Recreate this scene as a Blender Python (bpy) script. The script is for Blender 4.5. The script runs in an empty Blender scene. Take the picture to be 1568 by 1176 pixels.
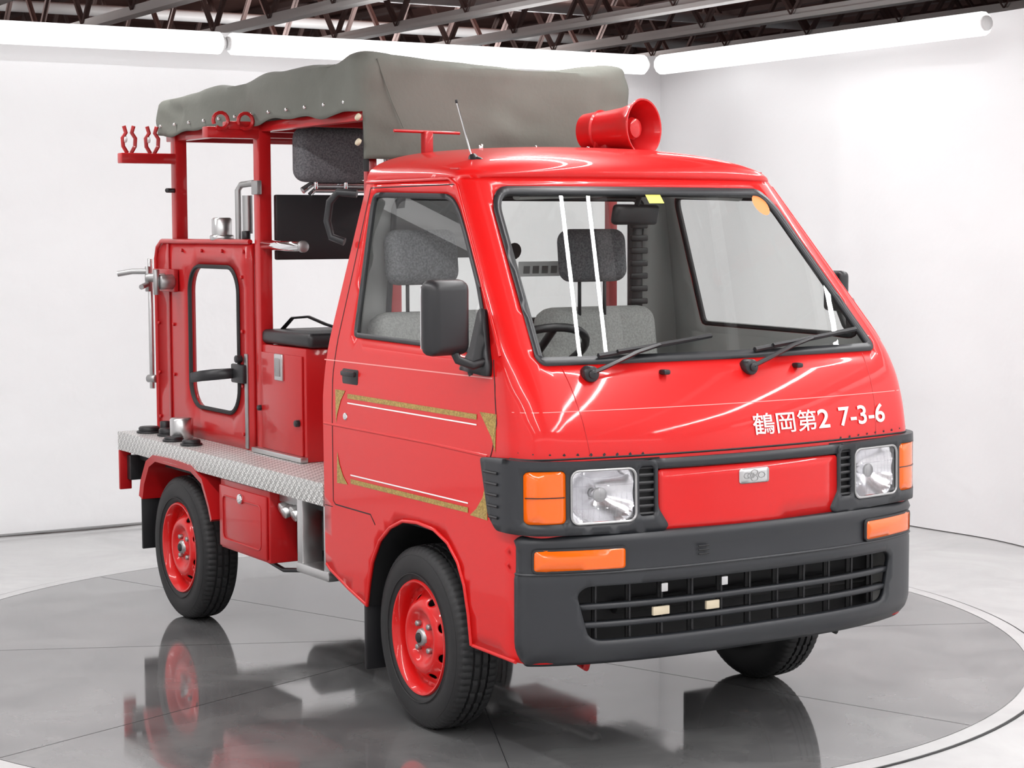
import bpy, bmesh, math, random
import numpy as np
from mathutils import Vector, Matrix, noise
from mathutils.geometry import delaunay_2d_cdt
random.seed(4)
SC=bpy.context.scene
try:
    SC.view_settings.view_transform='Standard'; SC.view_settings.look='None'
except Exception: pass

# ---------------------------------------------------------------- materials
def nt(name):
    m=bpy.data.materials.new(name); m.use_nodes=True
    t=m.node_tree; b=t.nodes['Principled BSDF']; return m,t,b
def pr(name,col,rough=.5,metal=0.,coat=0.,spec=None,emit=None,es=0.,noise_bump=None,mottle=None):
    m,t,b=nt(name)
    b.inputs['Base Color'].default_value=(*col,1); b.inputs['Roughness'].default_value=rough
    b.inputs['Metallic'].default_value=metal; b.inputs['Coat Weight'].default_value=coat
    b.inputs['Coat Roughness'].default_value=.05
    if spec is not None: b.inputs['Specular IOR Level'].default_value=spec
    if emit: b.inputs['Emission Color'].default_value=(*emit,1); b.inputs['Emission Strength'].default_value=es
    tc=t.nodes.new('ShaderNodeTexCoord')
    if noise_bump:
        sc,st,di=noise_bump
        n=t.nodes.new('ShaderNodeTexNoise'); n.inputs['Scale'].default_value=sc; n.inputs['Detail'].default_value=4
        bp=t.nodes.new('ShaderNodeBump'); bp.inputs['Strength'].default_value=st; bp.inputs['Distance'].default_value=di
        t.links.new(tc.outputs['Object'],n.inputs['Vector']); t.links.new(n.outputs['Fac'],bp.inputs['Height']); t.links.new(bp.outputs['Normal'],b.inputs['Normal'])
    if mottle:
        sc,c2=mottle
        n=t.nodes.new('ShaderNodeTexNoise'); n.inputs['Scale'].default_value=sc; n.inputs['Detail'].default_value=6
        r=t.nodes.new('ShaderNodeValToRGB'); r.color_ramp.elements[0].color=(*col,1); r.color_ramp.elements[1].color=(*c2,1)
        r.color_ramp.elements[0].position=.35; r.color_ramp.elements[1].position=.65
        t.links.new(tc.outputs['Object'],n.inputs['Vector']); t.links.new(n.outputs['Fac'],r.inputs[0]); t.links.new(r.outputs[0],b.inputs['Base Color'])
    return m
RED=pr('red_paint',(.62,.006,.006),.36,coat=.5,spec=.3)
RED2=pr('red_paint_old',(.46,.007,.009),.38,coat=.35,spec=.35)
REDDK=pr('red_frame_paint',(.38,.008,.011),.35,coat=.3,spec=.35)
INT=pr('interior_grey',(.46,.46,.45),.7)
SEATL=pr('seat_cloth_light',(.32,.32,.31),.9,noise_bump=(300,.4,.002),mottle=(160,(.44,.44,.43)))
SEAT=pr('seat_fabric',(.10,.10,.11),.9,noise_bump=(300,.4,.002),mottle=(160,(.21,.21,.22)))
BLK=pr('black_plastic',(.013,.013,.015),.42)
BLK2=pr('bumper_plastic',(.019,.021,.025),.40,noise_bump=(900,.12,.0006))
DARK=pr('underbody_black',(.008,.008,.009),.6)
RUB=pr('tyre_rubber',(.013,.013,.014),.6,noise_bump=(220,.2,.001))
SEALM=pr('window_rubber',(.02,.021,.024),.4)
CHR=pr('chrome',(.85,.85,.86),.08,metal=1)
REFL=pr('lamp_reflector_metal',(.90,.90,.92),.22,metal=1)
ALU=pr('aluminium',(.62,.62,.62),.32,metal=1)
STEEL=pr('dull_steel',(.4,.4,.4),.4,metal=.9)
ORG=pr('amber_lens',(.86,.13,.002),.15,coat=.6,noise_bump=(70,.25,.002))
WHT=pr('white_vinyl',(.85,.85,.85),.4)
PINK=pr('pinstripe',(.80,.30,.28),.4)
GOLD=pr('gold_leaf',(.27,.17,.04),.4,metal=.3,mottle=(220,(.52,.36,.10)))
YEL=pr('yellow_sticker',(.75,.68,.12),.5)
ORS=pr('orange_sticker',(.9,.22,.06),.5)
BEIGE=pr('beige_tag',(.6,.52,.38),.5)
CANV=pr('canvas_cloth',(.122,.126,.108),.85,noise_bump=(60,.2,.004),mottle=(3,(.155,.158,.138)))
def glassmat(name,tint,boost):
    m=bpy.data.materials.new(name); m.use_nodes=True; t=m.node_tree; t.nodes.clear()
    o=t.nodes.new('ShaderNodeOutputMaterial'); mx=t.nodes.new('ShaderNodeMixShader')
    tr=t.nodes.new('ShaderNodeBsdfTransparent'); tr.inputs[0].default_value=(*tint,1)
    gl=t.nodes.new('ShaderNodeBsdfGlossy'); gl.inputs['Roughness'].default_value=.0
    lw=t.nodes.new('ShaderNodeLayerWeight'); lw.inputs[0].default_value=.5
    pw=t.nodes.new('ShaderNodeMath'); pw.operation='POWER'; pw.inputs[1].default_value=5
    mu=t.nodes.new('ShaderNodeMath'); mu.operation='MULTIPLY_ADD'; mu.inputs[1].default_value=.9; mu.inputs[2].default_value=.045*boost
    t.links.new(lw.outputs['Facing'],pw.inputs[0]); t.links.new(pw.outputs[0],mu.inputs[0]); t.links.new(mu.outputs[0],mx.inputs[0]); t.links.new(tr.outputs[0],mx.inputs[1]); t.links.new(gl.outputs[0],mx.inputs[2]); t.links.new(mx.outputs[0],o.inputs[0])
    return m
GLS=glassmat('window_glass',(.91,.93,.92),1.2)
LENS=glassmat('lamp_glass',(.97,.97,.98),2.2)
def tread_mat():
    m,t,b=nt('checker_plate'); b.inputs['Metallic'].default_value=.7; b.inputs['Roughness'].default_value=.38
    tc=t.nodes.new('ShaderNodeTexCoord'); hs=[]
    sp=t.nodes.new('ShaderNodeSeparateXYZ');cb=t.nodes.new('ShaderNodeCombineXYZ');ad=t.nodes.new('ShaderNodeMath');ad.operation='ADD'
    t.links.new(tc.outputs['Object'],sp.inputs[0]);t.links.new(sp.outputs[1],ad.inputs[0]);t.links.new(sp.outputs[2],ad.inputs[1]);t.links.new(sp.outputs[0],cb.inputs[0]);t.links.new(ad.outputs[0],cb.inputs[1])
    for ang in (45,-45):
        mp=t.nodes.new('ShaderNodeMapping'); mp.inputs['Rotation'].default_value=(0,0,math.radians(ang)) ; mp.inputs['Scale'].default_value=(1,1,1)
        m2=t.nodes.new('ShaderNodeMapping'); m2.inputs['Scale'].default_value=(95,38,1)
        if ang<0: m2.inputs['Location'].default_value=(.5,.5,0)
        v=t.nodes.new('ShaderNodeTexVoronoi'); v.voronoi_dimensions='2D'; v.inputs['Scale'].default_value=1; v.inputs['Randomness'].default_value=.0
        t.links.new(cb.outputs[0],mp.inputs[0]); t.links.new(mp.outputs[0],m2.inputs[0]); t.links.new(m2.outputs[0],v.inputs['Vector']); hs.append(v.outputs['Distance'])
    mi=t.nodes.new('ShaderNodeMath'); mi.operation='MINIMUM'; t.links.new(hs[0],mi.inputs[0]); t.links.new(hs[1],mi.inputs[1])
    mr=t.nodes.new('ShaderNodeMapRange');mr.inputs[1].default_value=.16;mr.inputs[2].default_value=.30;mr.inputs[3].default_value=1;mr.inputs[4].default_value=0
    t.links.new(mi.outputs[0],mr.inputs[0])
    cr=t.nodes.new('ShaderNodeValToRGB');cr.color_ramp.elements[0].color=(.50,.50,.49,1);cr.color_ramp.elements[1].color=(.95,.95,.93,1);t.links.new(mr.outputs[0],cr.inputs[0]);t.links.new(cr.outputs[0],b.inputs['Base Color'])
    bp=t.nodes.new('ShaderNodeBump'); bp.inputs['Strength'].default_value=.9; bp.inputs['Distance'].default_value=.003
    t.links.new(mr.outputs[0],bp.inputs['Height']); t.links.new(bp.outputs[0],b.inputs['Normal']); return m
TREAD=tread_mat()

# ---------------------------------------------------------------- helpers
TRUCK=bpy.data.objects.new('fire_truck',None); SC.collection.objects.link(TRUCK)
def add(name,me,mats,parent=TRUCK,sharp=35,loc=None):
    o=bpy.data.objects.new(name,me); SC.collection.objects.link(o)
    for m in (mats if isinstance(mats,(list,tuple)) else [mats]): me.materials.append(m)
    if sharp is not None:
        me.polygons.foreach_set('use_smooth',[True]*len(me.polygons))
        me.set_sharp_from_angle(angle=math.radians(sharp))
    if parent is not None: o.parent=parent
    if loc is not None: o.location=loc
    return o
def meshpy(name,v,f,mats,parent=TRUCK,sharp=35,inside=None,weld=None):
    me=bpy.data.meshes.new(name); bm=bmesh.new()
    vs=[bm.verts.new(p) for p in v]
    for q in f:
        try: bm.faces.new([vs[i] for i in q])
        except Exception: pass
    if weld: bmesh.ops.remove_doubles(bm,verts=bm.verts,dist=weld)
    bm.normal_update()
    if inside is not None: orient(bm,inside)
    else: bmesh.ops.recalc_face_normals(bm,faces=bm.faces)
    bm.to_mesh(me); bm.free(); return add(name,me,mats,parent,sharp)
def orient(bm,ins):
    ins=Vector(ins)
    for f in bm.faces:
        if f.normal.dot(f.calc_center_median()-ins)<0: f.normal_flip()
    bm.normal_update()
def box(name,c,s,mat,bev=.004,rot=None,parent=TRUCK,seg=2):
    bm=bmesh.new(); bmesh.ops.create_cube(bm,size=1)
    for v in bm.verts: v.co=Vector((v.co.x*s[0],v.co.y*s[1],v.co.z*s[2]))
    if bev: bmesh.ops.bevel(bm,geom=bm.edges[:],offset=min(bev,min(s)*.45),segments=seg,profile=.5,affect='EDGES')
    M=Matrix.Translation(Vector(c))
    if rot: M=M@Matrix.Rotation(rot[2],4,'Z')@Matrix.Rotation(rot[1],4,'Y')@Matrix.Rotation(rot[0],4,'X')
    bmesh.ops.transform(bm,matrix=M,verts=bm.verts)
    me=bpy.data.meshes.new(name); bm.to_mesh(me); bm.free(); return add(name,me,mat,parent,40)
def b2(name,lo,hi,mat,bev=.004,**k):
    return box(name,[(a+b)/2 for a,b in zip(lo,hi)],[abs(b-a) for a,b in zip(lo,hi)],mat,bev,**k)
def tube(name,pts,r,mat,n=8,closed=False,parent=TRUCK,flat=1.):
    P=[Vector(p) for p in pts]; N=len(P); V=[];F=[]
    prev=None
    for i,p in enumerate(P):
        a=P[(i-1)%N] if (closed or i>0) else p; b=P[(i+1)%N] if (closed or i<N-1) else p
        t=(b-a).normalized()
        if prev is None:
            x=t.cross(Vector((0,0,1)));
            if x.length<.1: x=t.cross(Vector((0,1,0)))
            x.normalize()
        else:
            x=(prev-t*prev.dot(t)).normalized()
        prev=x; y=t.cross(x)
        for k in range(n):
            an=2*math.pi*k/n; V.append(p+x*math.cos(an)*r+y*math.sin(an)*r*flat)
    for i in range(N if closed else N-1):
        for k in range(n):
            a=i*n+k; b=i*n+(k+1)%n; c=((i+1)%N)*n+(k+1)%n; d=((i+1)%N)*n+k; F.append((a,b,c,d))
    if not closed:
        F.append(tuple(range(n))); F.append(tuple((N-1)*n+k for k in range(n)))
    return meshpy(name,V,F,mat,parent,50)
def cyl(name,p0,p1,r,mat,n=20,r2=None,parent=TRUCK):
    p0=Vector(p0);p1=Vector(p1);t=(p1-p0).normalized();x=t.orthogonal().normalized();y=t.cross(x)
    r2=r if r2 is None else r2; V=[];F=[]
    L=(p1-p0).length; bv=min(.15*min(r,r2 if r2>0 else r),L*.2)
    rings=[(0,r-bv),(bv,r),(L-bv,r2),(L,max(r2-bv,0.0005))]
    for h,rr in rings:
        for k in range(n):
            an=2*math.pi*k/n; V.append(p0+t*h+x*math.cos(an)*rr+y*math.sin(an)*rr)
    for i in range(3):
        for k in range(n): F.append((i*n+k,i*n+(k+1)%n,(i+1)*n+(k+1)%n,(i+1)*n+k))
    F.append(tuple(range(n)));F.append(tuple(3*n+k for k in range(n)))
    return meshpy(name,V,F,mat,parent,50)
def lathe(name,prof,mats,org,axis,n=64,parent=TRUCK,mod=None):
    org=Vector(org);t=Vector(axis).normalized();x=t.orthogonal().normalized();y=t.cross(x);V=[];F=[]
    for k in range(n):
        an=2*math.pi*k/n
        for j,(h,r) in enumerate(prof):
            if mod: r=mod(j,k,h,r)
            V.append(org+t*h+(x*math.cos(an)+y*math.sin(an))*r)
    m=len(prof)
    for k in range(n):
        for j in range(m-1): F.append((k*m+j,k*m+j+1,((k+1)%n)*m+j+1,((k+1)%n)*m+j))
    return meshpy(name,V,F,mats,parent,38,weld=1e-5)
def dens(poly,step,closed=True):
    out=[];N=len(poly)
    for i in range(N if closed else N-1):
        a=np.array(poly[i],float);b=np.array(poly[(i+1)%N],float);L=np.linalg.norm(b-a);k=max(1,int(math.ceil(L/step-1e-6)))
        for j in range(k): out.append(tuple(a+(b-a)*j/k))
    if not closed: out.append(tuple(poly[-1]))
    return out
def inpoly(P,poly):
    P=np.asarray(P);x,y=P[:,0],P[:,1];c=np.zeros(len(P),bool);n=len(poly);j=n-1
    for i in range(n):
        xi,yi=poly[i];xj,yj=poly[j]
        if yi!=yj:
            m=((yi>y)!=(yj>y))&(x<(xj-xi)*(y-yi)/(yj-yi)+xi); c^=m
        j=i
    return c
def rrect(x0,x1,y0,y1,r,n=5):
    out=[]
    for cx,cy,a0 in ((x1-r,y1-r,0),(x0+r,y1-r,90),(x0+r,y0+r,180),(x1-r,y0+r,270)):
        for k in range(n+1):
            a=math.radians(a0+90*k/n);out.append((cx+r*math.cos(a),cy+r*math.sin(a)))
    return out
def roundpoly(poly,r,n=5):
    out=[];N=len(poly)
    for i in range(N):
        p=np.array(poly[i],float);a=np.array(poly[i-1],float);b=np.array(poly[(i+1)%N],float)
        rr=r[i] if isinstance(r,(list,tuple)) else r
        if rr<=0: out.append(tuple(p)); continue
        ua=(a-p);la=np.linalg.norm(ua);ub=(b-p);lb=np.linalg.norm(ub);d=min(rr,la*.45,lb*.45)
        A=p+ua/la*d;B=p+ub/lb*d
        for k in range(n+1):
            t=k/n;out.append(tuple((1-t)**2*A+2*t*(1-t)*p+t*t*B))
    return out
def area(p): return .5*sum(p[i-1][0]*p[i][1]-p[i][0]*p[i-1][1] for i in range(len(p)))
def inset(poly,d):
    P=[np.array(p,float) for p in poly];s=1 if area(poly)>0 else -1;out=[];N=len(P)
    for i in range(N):
        e1=P[i]-P[i-1];e2=P[(i+1)%N]-P[i]
        if np.linalg.norm(e1)<1e-9:e1=e2
        if np.linalg.norm(e2)<1e-9:e2=e1
        n1=np.array([-e1[1],e1[0]])/np.linalg.norm(e1);n2=np.array([-e2[1],e2[0]])/np.linalg.norm(e2)
        m=n1+n2;m/=max(np.linalg.norm(m),1e-6);k=min(1/max(m@n1,.5),1.6);out.append(tuple(P[i]+s*m*d*k))
    return out
def sheet_data(outer,holes,step,fn):
    loops=[dens(outer,step)]+[dens(h,step) for h in holes]
    pts=[];edges=[]
    for L in loops:
        k=len(pts);pts+=L;edges+=[(k+i,k+(i+1)%len(L)) for i in range(len(L))]
    A=np.array(pts);x0,y0=A.min(0);x1,y1=A.max(0)
    gx,gy=np.meshgrid(np.arange(x0+step*.5,x1,step),np.arange(y0+step*.5,y1,step));G=np.c_[gx.ravel(),gy.ravel()]
    if len(G):
        m=inpoly(G,loops[0])
        for L in loops[1:]: m&=~inpoly(G,L)
        G=G[m]
        if len(G):
            d=np.sqrt(((G[:,None,:]-A[None])**2).sum(2)).min(1);G=G[d>step*.55]
    allp=[Vector(p) for p in pts]+[Vector(g) for g in G]
    r=delaunay_2d_cdt(allp,edges,[],0,1e-6)
    vs=[tuple(v) for v in r[0]];fs=[tuple(f) for f in r[2]]
    V=np.array(vs);C=np.array([V[list(f)].mean(0) for f in fs])
    m=inpoly(C,loops[0])
    for L in loops[1:]: m&=~inpoly(C,L)
    return [fn(*v) for v in vs],[f for f,k in zip(fs,m) if k]
def sheet(name,outer,holes,step,fn,mats,th=0.,inside=(0,0,1),parent=TRUCK,sharp=35,matoff=0,extra=None):
    V,F=sheet_data(outer,holes,step,fn)
    o=meshpy(name,V,F,mats,parent,sharp,inside=inside)
    if th:
        s=o.modifiers.new('s','SOLIDIFY');s.thickness=th;s.offset=-1;s.material_offset=matoff
    return o

# ---------------------------------------------------------------- cab surface functions
def smooth_tab(zs,vs,w=.05):
    Z=np.linspace(.25,1.7,600);v=np.interp(Z,zs,vs);k=max(1,int(w/(Z[1]-Z[0])));ker=np.ones(k)/k
    vp=np.r_[np.full(k,v[0]),v,np.full(k,v[-1])];s=np.convolve(vp,ker,'same')[k:-k];return lambda z:float(np.interp(z,Z,s))
fXc=smooth_tab([.25,.66,.86,.95,1.03,1.09,1.119,1.594,1.7],[.635,.652,.648,.632,.602,.566,.544,.136,.045],.05)
fbow=smooth_tab([.25,.9,1.1,1.6],[.065,.062,.052,.05])
fys=smooth_tab([.25,.34,.45,.9,1.03,1.12,1.6,1.7],[.683,.687,.690,.693,.690,.680,.579,.558],.06)
frx=smooth_tab([.25,.95,1.15,1.7],[.085,.08,.035,.032],.06)
ry=.078
ZT=1.62
xr=lambda z:float(np.interp(z,[.3,.95,1.2,1.62],[-.58,-.58,-.545,-.488]))
def bez(p0,p1,p2,t): return tuple((1-t)**2*a+2*t*(1-t)*b+t*t*c for a,b,c in zip(p0,p1,p2))
LC=.11
def plan(s,z):
    sg=1 if s>=0 else -1;a=abs(s);X=fXc(z);b=fbow(z);ys=fys(z);yc=ys-ry;rx=frx(z)
    if a<=yc: return X+b*(1-(a/yc)**2),sg*a
    sl=2*b/yc
    if a<=yc+LC:
        t=(a-yc)/LC;p=bez((X,yc),(X-sl*ry*.9,ys-.004),(X-rx-sl*ry,ys),t);return p[0],sg*p[1]
    return X-rx-sl*ry-(a-yc-LC),sg*ys
def xcs(z):
    b=fbow(z);yc=fys(z)-ry;return fXc(z)-frx(z)-2*b/yc*ry
def FA(off=0.):
    def f(s,z):
        x,y=plan(s,z)
        if off:
            x1,y1=plan(s-.003,z);x2,y2=plan(s+.003,z);dx,dy=x2-x1,y2-y1;L=math.hypot(dx,dy)or 1
            x+=dy/L*off;y-=dx/L*off
        return (x,y,z)
    return f
def SD(sg,off=0.): return lambda x,z:(x,sg*(fys(z)+off),z)
# sections
zs=[.31+.02*i for i in range(66)];zs=[z for z in zs if z<ZT-.005]+[ZT]
arch=[(-.30,.32),(-.275,.40),(-.25,.465),(-.20,.535),(-.13,.585),(-.05,.615),(.04,.622),(.14,.615),(.22,.587),(.275,.54),(.31,.48),(.33,.40),(.34,.315)]
win=[(-.39,1.143),(.27,1.135),(.375,1.13),(.413,1.15),(.395,1.20),(.31,1.325),(.185,1.47),(.13,1.528),(.085,1.562),(.04,1.576),(-.39,1.588),(-.425,1.583),(-.432,1.55)]
win=roundpoly(win,.02,2)
inner=inset(win,.014)
ws_out=[(-.585,1.108),(.585,1.108),(.60,1.125),(.515,1.55),(.475,1.597),(-.475,1.597),(-.515,1.55),(-.60,1.125)]
ws_out=roundpoly(ws_out,.03,4)
ws_in=inset(ws_out,.02)
V=[];F=[]
def addpart(vf):
    k=len(V);V.extend(vf[0]);F.extend([tuple(i+k for i in f) for f in vf[1]])
front=[(xcs(z),z) for z in zs]
rear=[(xr(z),z) for z in reversed([z for z in zs if z>.42])]
sideout=[(-.55,.395),(-.42,.352)]+arch+[(.45,.312)]+front+rear+[(-.575,.405)]
for sg in (-1,1): addpart(sheet_data(sideout,[win],.035,SD(sg)))
for sg in (-1,1):
    vv=[];ff=[];n=8
    for z in zs:
        yc=fys(z)-ry
        for k in range(n+1):
            x,y=plan(yc+LC*k/n,z);vv.append((x,sg*y,z))
    for i in range(len(zs)-1):
        for k in range(n): a=i*(n+1)+k;ff.append((a,a+1,a+n+2,a+n+1))
    addpart((vv,ff))
zf=[z for z in zs if z>.62]
fo=[(fys(z)-ry,z) for z in zf]+[(-(fys(z)-ry),z) for z in reversed(zf)]
LAMP=rrect(.385,.572,.690,.832,.022)
lhole=[[(sg*a,b) for a,b in LAMP] for sg in (-1,1)]
addpart(sheet_data(fo,[ws_out]+lhole,.035,FA()))
# roof
NR=26;NV=40;rv=[];rf=[];ysT=fys(ZT);xrT=xr(ZT);HR=.112
ol=[plan(ysT-ry+LC*k/40,ZT) for k in range(41)]
def xfront(y):
    a=abs(y);yc=ysT-ry
    if a<=yc: return plan(a,ZT)[0]
    return float(np.interp(a,[p[1] for p in ol],[p[0] for p in ol]))
def roofz(u,v):
    n=2.6;m=3.2;return ZT+HR*(max(0,1-abs(v)**n))**(1/n)*(max(0,1-u**m))**(1/m)
vl=[math.sin(math.pi/2*(-1+2*j/NV)) for j in range(NV+1)]
ul=[math.sin(math.pi/2*i/NR) for i in range(NR+1)]
for u in ul:
    for v in vl:
        y=v*ysT;xf=xfront(y);rv.append((xrT+u*(xf-xrT),y,roofz(u,v)))
for i in range(NR):
    for j in range(NV): a=i*(NV+1)+j;rf.append((a,a+1,a+NV+2,a+NV+1))
addpart((rv,rf))
# rear wall
ro=[(fys(z),z) for z in zs if z>.4]
rtop=[(v*ysT,roofz(0,v)) for v in reversed(vl[1:-1])]
rw=ro+rtop+[(-y,z) for y,z in reversed(ro)]
rwin=rrect(-.49,.49,1.16,1.585,.05)
def RW(off=0): return lambda y,z:(xr(min(z,ZT))+off,y,z)
addpart(sheet_data(rw,[rwin],.045,RW()))
cab=meshpy('cab_shell',V,F,[RED,INT],sharp=50,inside=(-.1,0,1.0),weld=.002)
m=cab.modifiers.new('s','SOLIDIFY');m.thickness=.012;m.offset=-1;m.material_offset=1
# windows
for sg in (-1,1):
    sheet('side_window_seal',win,[inner],.04,SD(sg,.003),SEALM,.014)
    sheet('side_window_glass',inset(win,.010),[],.06,SD(sg,-.006),GLS)
sheet('windshield_seal',ws_out,[ws_in],.035,FA(.006),SEALM,.016)
sheet('windshield_glass',inset(ws_out,.015),[],.025,FA(-.002),GLS)
sheet('rear_window_seal',rwin,[inset(rwin,.018)],.05,RW(-.004),SEALM,.02)
sheet('rear_window_glass',inset(rwin,.012),[],.2,RW(.002),GLS)
sheet('rear_window_label',[(.0,1.315),(.17,1.315),(.17,1.365),(.0,1.365)],[],.1,RW(.006),WHT)
sheet('rear_window_emblem',[(-.02+.028*math.cos(a),1.40+.028*math.sin(a)) for a in np.linspace(0,2*math.pi,17)[:-1]],[],.1,RW(.006),BLK)
for k in range(4): sheet('label_text',[(.02+k*.036,1.325),(.045+k*.036,1.325),(.045+k*.036,1.35),(.02+k*.036,1.35)],[],.1,RW(.008),STEEL)
# drip rail / pillars seams
for sg in (-1,1):
    p=[(x,sg*(fys(ZT)+.002),ZT) for x in np.linspace(xr(ZT),xcs(ZT)-.03,12)]+[(xcs(z)+.004,sg*(fys(z)+.001),z) for z in np.linspace(ZT-.02,1.13,22)]
    tube('drip_rail',p,.005,RED)
    p=[(x,sg*(fys(1.65)-.012),1.648) for x in np.linspace(xr(ZT),.06,12)]
    tube('roof_seam',p,.0035,RED2)
    dl=[(.455,1.12),(.475,1.05),(.49,.95),(.47,.88),(.455,.85)]
    tube('door_gap',[(x,sg*(fys(z)-.0005),z) for x,z in dens(dl,.04,False)],.0022,DARK,6)
    dl=[(-.455,1.60),(-.475,1.35),(-.50,1.10),(-.512,1.0),(-.515,.62),(-.50,.61),(-.26,.608),(-.23,.58)]
    tube('door_gap',[(x,sg*(fys(z)-.0005),z) for x,z in dens(dl,.04,False)],.0022,DARK,6)
    tube('door_gap',[(x,sg*(fys(1.602)-.0005),1.602) for x in np.linspace(-.455,.07,10)],.002,DARK,6)
    tube('rocker_gap',[(x,sg*(fys(.56)-.001),.60) for x in np.linspace(-.575,-.52,3)],.002,DARK,6)
    tube('door_crease',[(x,sg*(fys(z)-.0035),z) for x,z in dens([(-.575,.862),(.1,.862),(.44,.856)],.05,False)],.006,RED,8)
    tube('arch_lip',[(x,sg*(fys(z)+.001),z) for x,z in dens(arch,.03,False)],.006,RED)
    tube('sill_lip',[(x,sg*(fys(z)-.002),z) for x,z in [(-.575,.41),(-.55,.395),(-.42,.352),(-.30,.32)]],.006,RED)
    tube('sill_lip',[(x,sg*(fys(z)-.002),z) for x,z in [(.34,.315),(.57,.312)]],.006,RED)
    b2('door_handle_cup',(-.445,sg*.675,.995),(-.335,sg*(fys(1.02)+.004),1.045),BLK,.012)
    b2('door_handle',(-.435,sg*.69,1.022),(-.345,sg*(fys(1.02)+.014),1.038),BLK,.005)
    cyl('door_lock',(-.42,sg*.68,.895),(-.42,sg*(fys(.9)+.004),.895),.012,CHR)
    av=[];af=[];ap=[(x,z-.004) for x,z in arch]
    for x,z in ap: av+=[(x,sg*(fys(z)-.006),z),(x,sg*.40,z)]
    for i in range(len(ap)-1): af.append((2*i,2*i+1,2*i+3,2*i+2))
    af.append(tuple(2*i+1 for i in range(len(ap))))
    meshpy('wheel_well',av,af,DARK)
for sg in (-1,1):
    S=SD(sg,.0014)
    def patch(n,poly,mat,st=.05): sheet(n,poly,[],st,S,mat)
    patch('gold_strip',[(-.405,.952),(.385,.952),(.385,.967),(-.405,.967)],GOLD)
    patch('gold_strip',[(-.39,.688),(.335,.688),(.335,.703),(-.39,.703)],GOLD)
    patch('white_line',[(-.405,.936),(.385,.936),(.385,.940),(-.405,.940)],WHT)
    patch('white_line',[(-.39,.713),(.335,.713),(.335,.717),(-.39,.717)],WHT)
    patch('gold_corner',[(-.49,.975),(-.42,.975),(-.45,.945),(-.475,.90),(-.485,.87)],GOLD)
    patch('gold_corner',[(.49,.975),(.40,.975),(.43,.945),(.465,.91),(.485,.87)],GOLD)
    patch('gold_corner',[(-.485,.68),(-.41,.683),(-.44,.705),(-.465,.74),(-.48,.78)],GOLD)
    patch('gold_corner',[(.44,.68),(.345,.683),(.38,.705),(.415,.74),(.435,.79)],GOLD)
    patch('pinstripe_line',[(-.575,1.062),(.46,1.068),(.46,1.0715),(-.575,1.0655)],PINK)
sheet('front_crease_line',[(-.70,.985),(.70,.985),(.70,.987),(-.70,.987)],[],.03,FA(.001),PINK)
tube('front_panel_gap',[FA(-.0005)(s,.862) for s in np.linspace(-.72,.72,60)],.003,DARK,6)
for sg in(-1,1):
    tube('front_panel_seam',[FA(-.0008)(sg*(.505+.03*(z-.86)/.24),z) for z in np.linspace(.862,1.10,14)],.0016,RED2,6)

# lettering
FS=FA(.003)
for body,ya,yb,za,zb_ in (('鶴岡第',.018,.258,.896,.955),('2',.264,.310,.900,.953),('7-3-6',.352,.552,.900,.955)):
    cu=bpy.data.curves.new('txt','FONT');cu.body=body;cu.size=1;cu.offset=.006 if len(body)==3 else .014;cu.resolution_u=6
    to=bpy.data.objects.new('txt',cu);SC.collection.objects.link(to);bpy.context.view_layer.update()
    dg=bpy.context.evaluated_depsgraph_get();tm=bpy.data.meshes.new_from_object(to.evaluated_get(dg))
    bm=bmesh.new();bm.from_mesh(tm)
    bmesh.ops.triangulate(bm,faces=bm.faces)
    xs=[v.co.x for v in bm.verts];ys_=[v.co.y for v in bm.verts]
    x0,x1,y0,y1=min(xs),max(xs),min(ys_),max(ys_)
    for v in bm.verts:
        v.co=Vector(FS(ya+(v.co.x-x0)/(x1-x0)*(yb-ya),za+(v.co.y-y0)/(y1-y0)*(zb_-za)))
    me=bpy.data.meshes.new('lettering');bm.to_mesh(me);bm.free();bpy.data.objects.remove(to)
    add('hood_lettering',me,WHT,sharp=None)

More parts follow.
